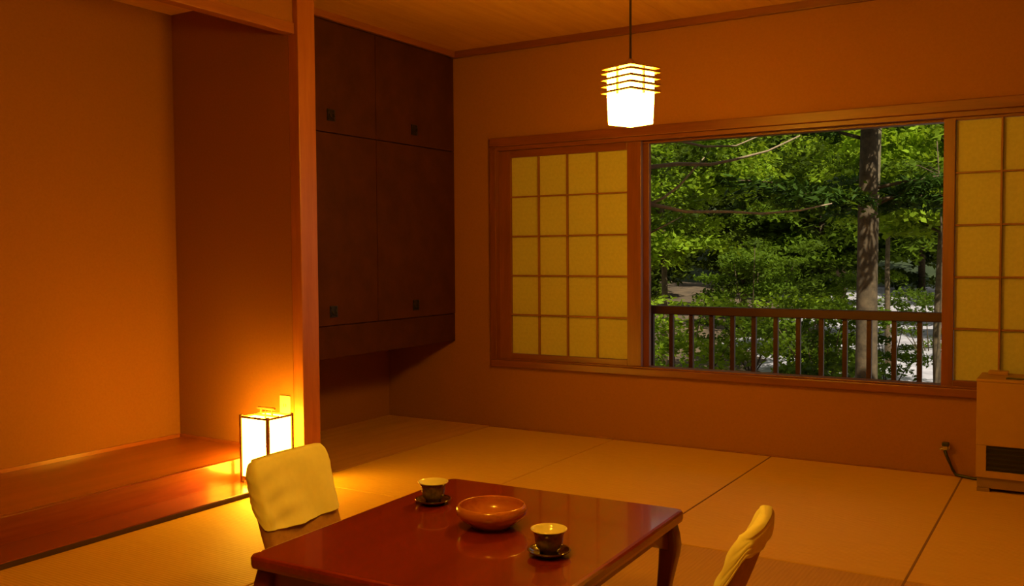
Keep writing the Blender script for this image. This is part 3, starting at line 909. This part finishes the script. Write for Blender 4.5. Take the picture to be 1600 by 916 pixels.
G = 'trees outside the window'
def gb(x, y):
    return (x, y, gz(x, y) - 0.05)
tree('slender_tree', 'thin pale tree right behind the straight conifer', G, gb(-2.06, 11.3), 7.5, 0.05, (5.0, 0.5, 0.4, 1.4), 16, 160, 0.30, 0.06, 'leaf_map', (0.03, 0.06), 'bark2')
tree('sapling', 'thin sapling with few leaves beside the straight conifer', G, gb(-1.36, 10.9), 3.3, 0.020, (2.9, 0.5, 0.35, 0.5), 10, 80, 0.25, 0.04, 'leaf_mid', (0.03, 0.05), 'bark')
# sunlit maples: x, y, height, crown height, radii, clumps
for (x, y, h, cz, rx, rz, n, lb) in ((-5.6, 13.6, 5.4, 3.4, 1.4, 1.5, 70, 'sunlit yellow-green maple behind the bare branches'),
                                    (-1.72, 14.0, 5.8, 3.7, 1.35, 1.3, 64, 'sunlit maple beside the thin sapling'),
                                    (-3.15, 18.6, 6.2, 4.2, 1.8, 1.1, 80, 'yellow-green maple deep behind the straight conifer'),
                                    (-9.6, 13.8, 5.6, 3.6, 1.7, 1.4, 50, 'sunlit maple far along the wall side of the wood')):
    tree('maple_tree', lb, G, gb(x, y), h, 0.06, (cz, rx, 1.2, rz), n, 260, 0.55, 0.07, 'leaf_map', (0.035, 0.075), 'bark')
for (x, y, h, cz, rx, rz, n, lf, lb) in ((-9.5, 18.4, 6.5, 3.0, 1.9, 2.2, 100, 'leaf_mid', 'dense green tree with low crown behind the yellow-green maple'),
                                        (1.7, 18.2, 7.0, 3.4, 2.0, 2.2, 80, 'leaf_mid', 'dense green tree at the window-post side of the wood'),
                                        (-5.6, 23.6, 8.0, 3.7, 2.3, 2.4, 120, 'leaf_mid', 'dense green tree standing at the edge of the gravel bank'),
                                        (-0.2, 24.2, 8.6, 5.2, 2.2, 2.2, 100, 'leaf_mid', 'dense green tree with high crown above the gravel bank'),
                                        (-11.6, 24.0, 8.6, 3.6, 2.4, 3.0, 110, 'leaf_far', 'tall dark tree behind the low-crowned green tree'),
                                        (-9.4, 29.6, 9.5, 4.2, 2.7, 3.6, 130, 'leaf_far', 'tall dark tree in the middle of the wood'),
                                        (-2.2, 30.0, 9.5, 5.2, 2.6, 3.2, 130, 'leaf_far', 'tall dark tree standing on the gravel bank'),
                                        (5.4, 29.5, 9.0, 5.0, 2.6, 3.0, 80, 'leaf_far', 'tall dark tree at the far end of the gravel bank')):
    tree('broadleaf_tree', lb, G, gb(x, y), h, 0.10, (cz, rx, 1.8, rz), n, 260, 0.75, 0.10, lf, (0.06, 0.12), 'bark')
FG = 'far trees beyond the gravel bank'
k = 0
for y, x0, n, h, lb in ((38, -27, 5, 13.0, 'big dark green tree in the row just beyond the gravel bank'), (47, -31, 6, 16.5, 'big dark green tree in the middle row of the far wood'), (56, -36, 7, 20.0, 'big dark green tree in the hindmost row before the hillside')):
    for q in range(n):
        x = x0 + 9.4 * q
        hh = h * (1 + 0.08 * math.sin(k * 2.1))
        low = -0.4 if (x < -0.28 * y or y > 40) else 1.6
        cz = (hh + low) / 2
        tree('far_tree', lb, FG, (x, y, GZ - 0.2), hh, 0.2, (cz, 3.2, 2.6, (hh - low) / 2 - 0.5), 130, 190, 1.3, 0.18, 'leaf_far', (0.12, 0.24), 'bark', fork=4)
        k += 1
# undergrowth: x, y, height, radius, clumps
for (x, y, h, rx, n, lf, lb) in ((-4.1, 10.3, 1.5, 0.75, 34, 'leaf_map', 'light green shrub beyond the railing beside the pale slender trunk'),
                                 (-2.35, 9.9, 1.0, 0.55, 20, 'leaf_mid', 'low green shrub at the foot of the straight conifer'),
                                 (-2.9, 12.5, 1.45, 0.7, 20, 'leaf_mid', 'green shrub behind the railing below the maples'),
                                 (-5.8, 11.3, 1.9, 0.9, 34, 'leaf_mid', 'tall green shrub behind the pale slender trunk'),
                                 (-0.75, 9.8, 0.95, 0.4, 9, 'leaf_mid', 'thin leafy shrub beside the conifer trunk near the window post'),
                                 (-3.7, 14.4, 1.3, 0.6, 14, 'leaf_map', 'light green shrub at the edge of the gravel bank'),
                                 (-2.75, 16.2, 1.5, 0.6, 12, 'leaf_mid', 'sparse shrub with tall twigs on the gravel bank'),
                                 (-1.1, 16.4, 1.3, 0.8, 14, 'leaf_mid', 'wide sparse shrub on the gravel bank'),
                                 (-5.15, 16.6, 2.3, 1.2, 50, 'leaf_mid', 'wide dense shrub at the foot of the low-crowned tree'),
                                 (-5.0, 20.6, 1.9, 1.1, 34, 'leaf_mid', 'dense shrub out on the gravel bank'),
                                 (-2.9, 22.2, 1.7, 1.1, 16, 'leaf_mid', 'sparse shrub far out on the gravel bank')):
    r = tag(empty('shrub', (x, y, gz(x, y))), lb, 'shrub', 'shrubs outside the window')
    m = MB()
    C = []
    for k in range(n):
        a, q = rnd.uniform(0, 6.283), math.sqrt(rnd.random())
        C.append((rx * q * math.cos(a), rx * q * math.sin(a), h * rnd.uniform(0.2, 1.0)))
        if k < 9:
            e = Vector(C[-1])
            m.tube([(e.x * 0.1, e.y * 0.1, -0.05), (e.x * 0.6, e.y * 0.6, e.z * 0.6), e], [0.014, 0.010, 0.004], 5)
    m.build('stems', 'bark', r, smooth=True)['kind'] = 'stuff'
    P, N, sz = clumps(C, 150, 0.34, 0.05, 0.55, (0.03, 0.06))
    leaf_object('foliage', P, N, sz, lf, r)
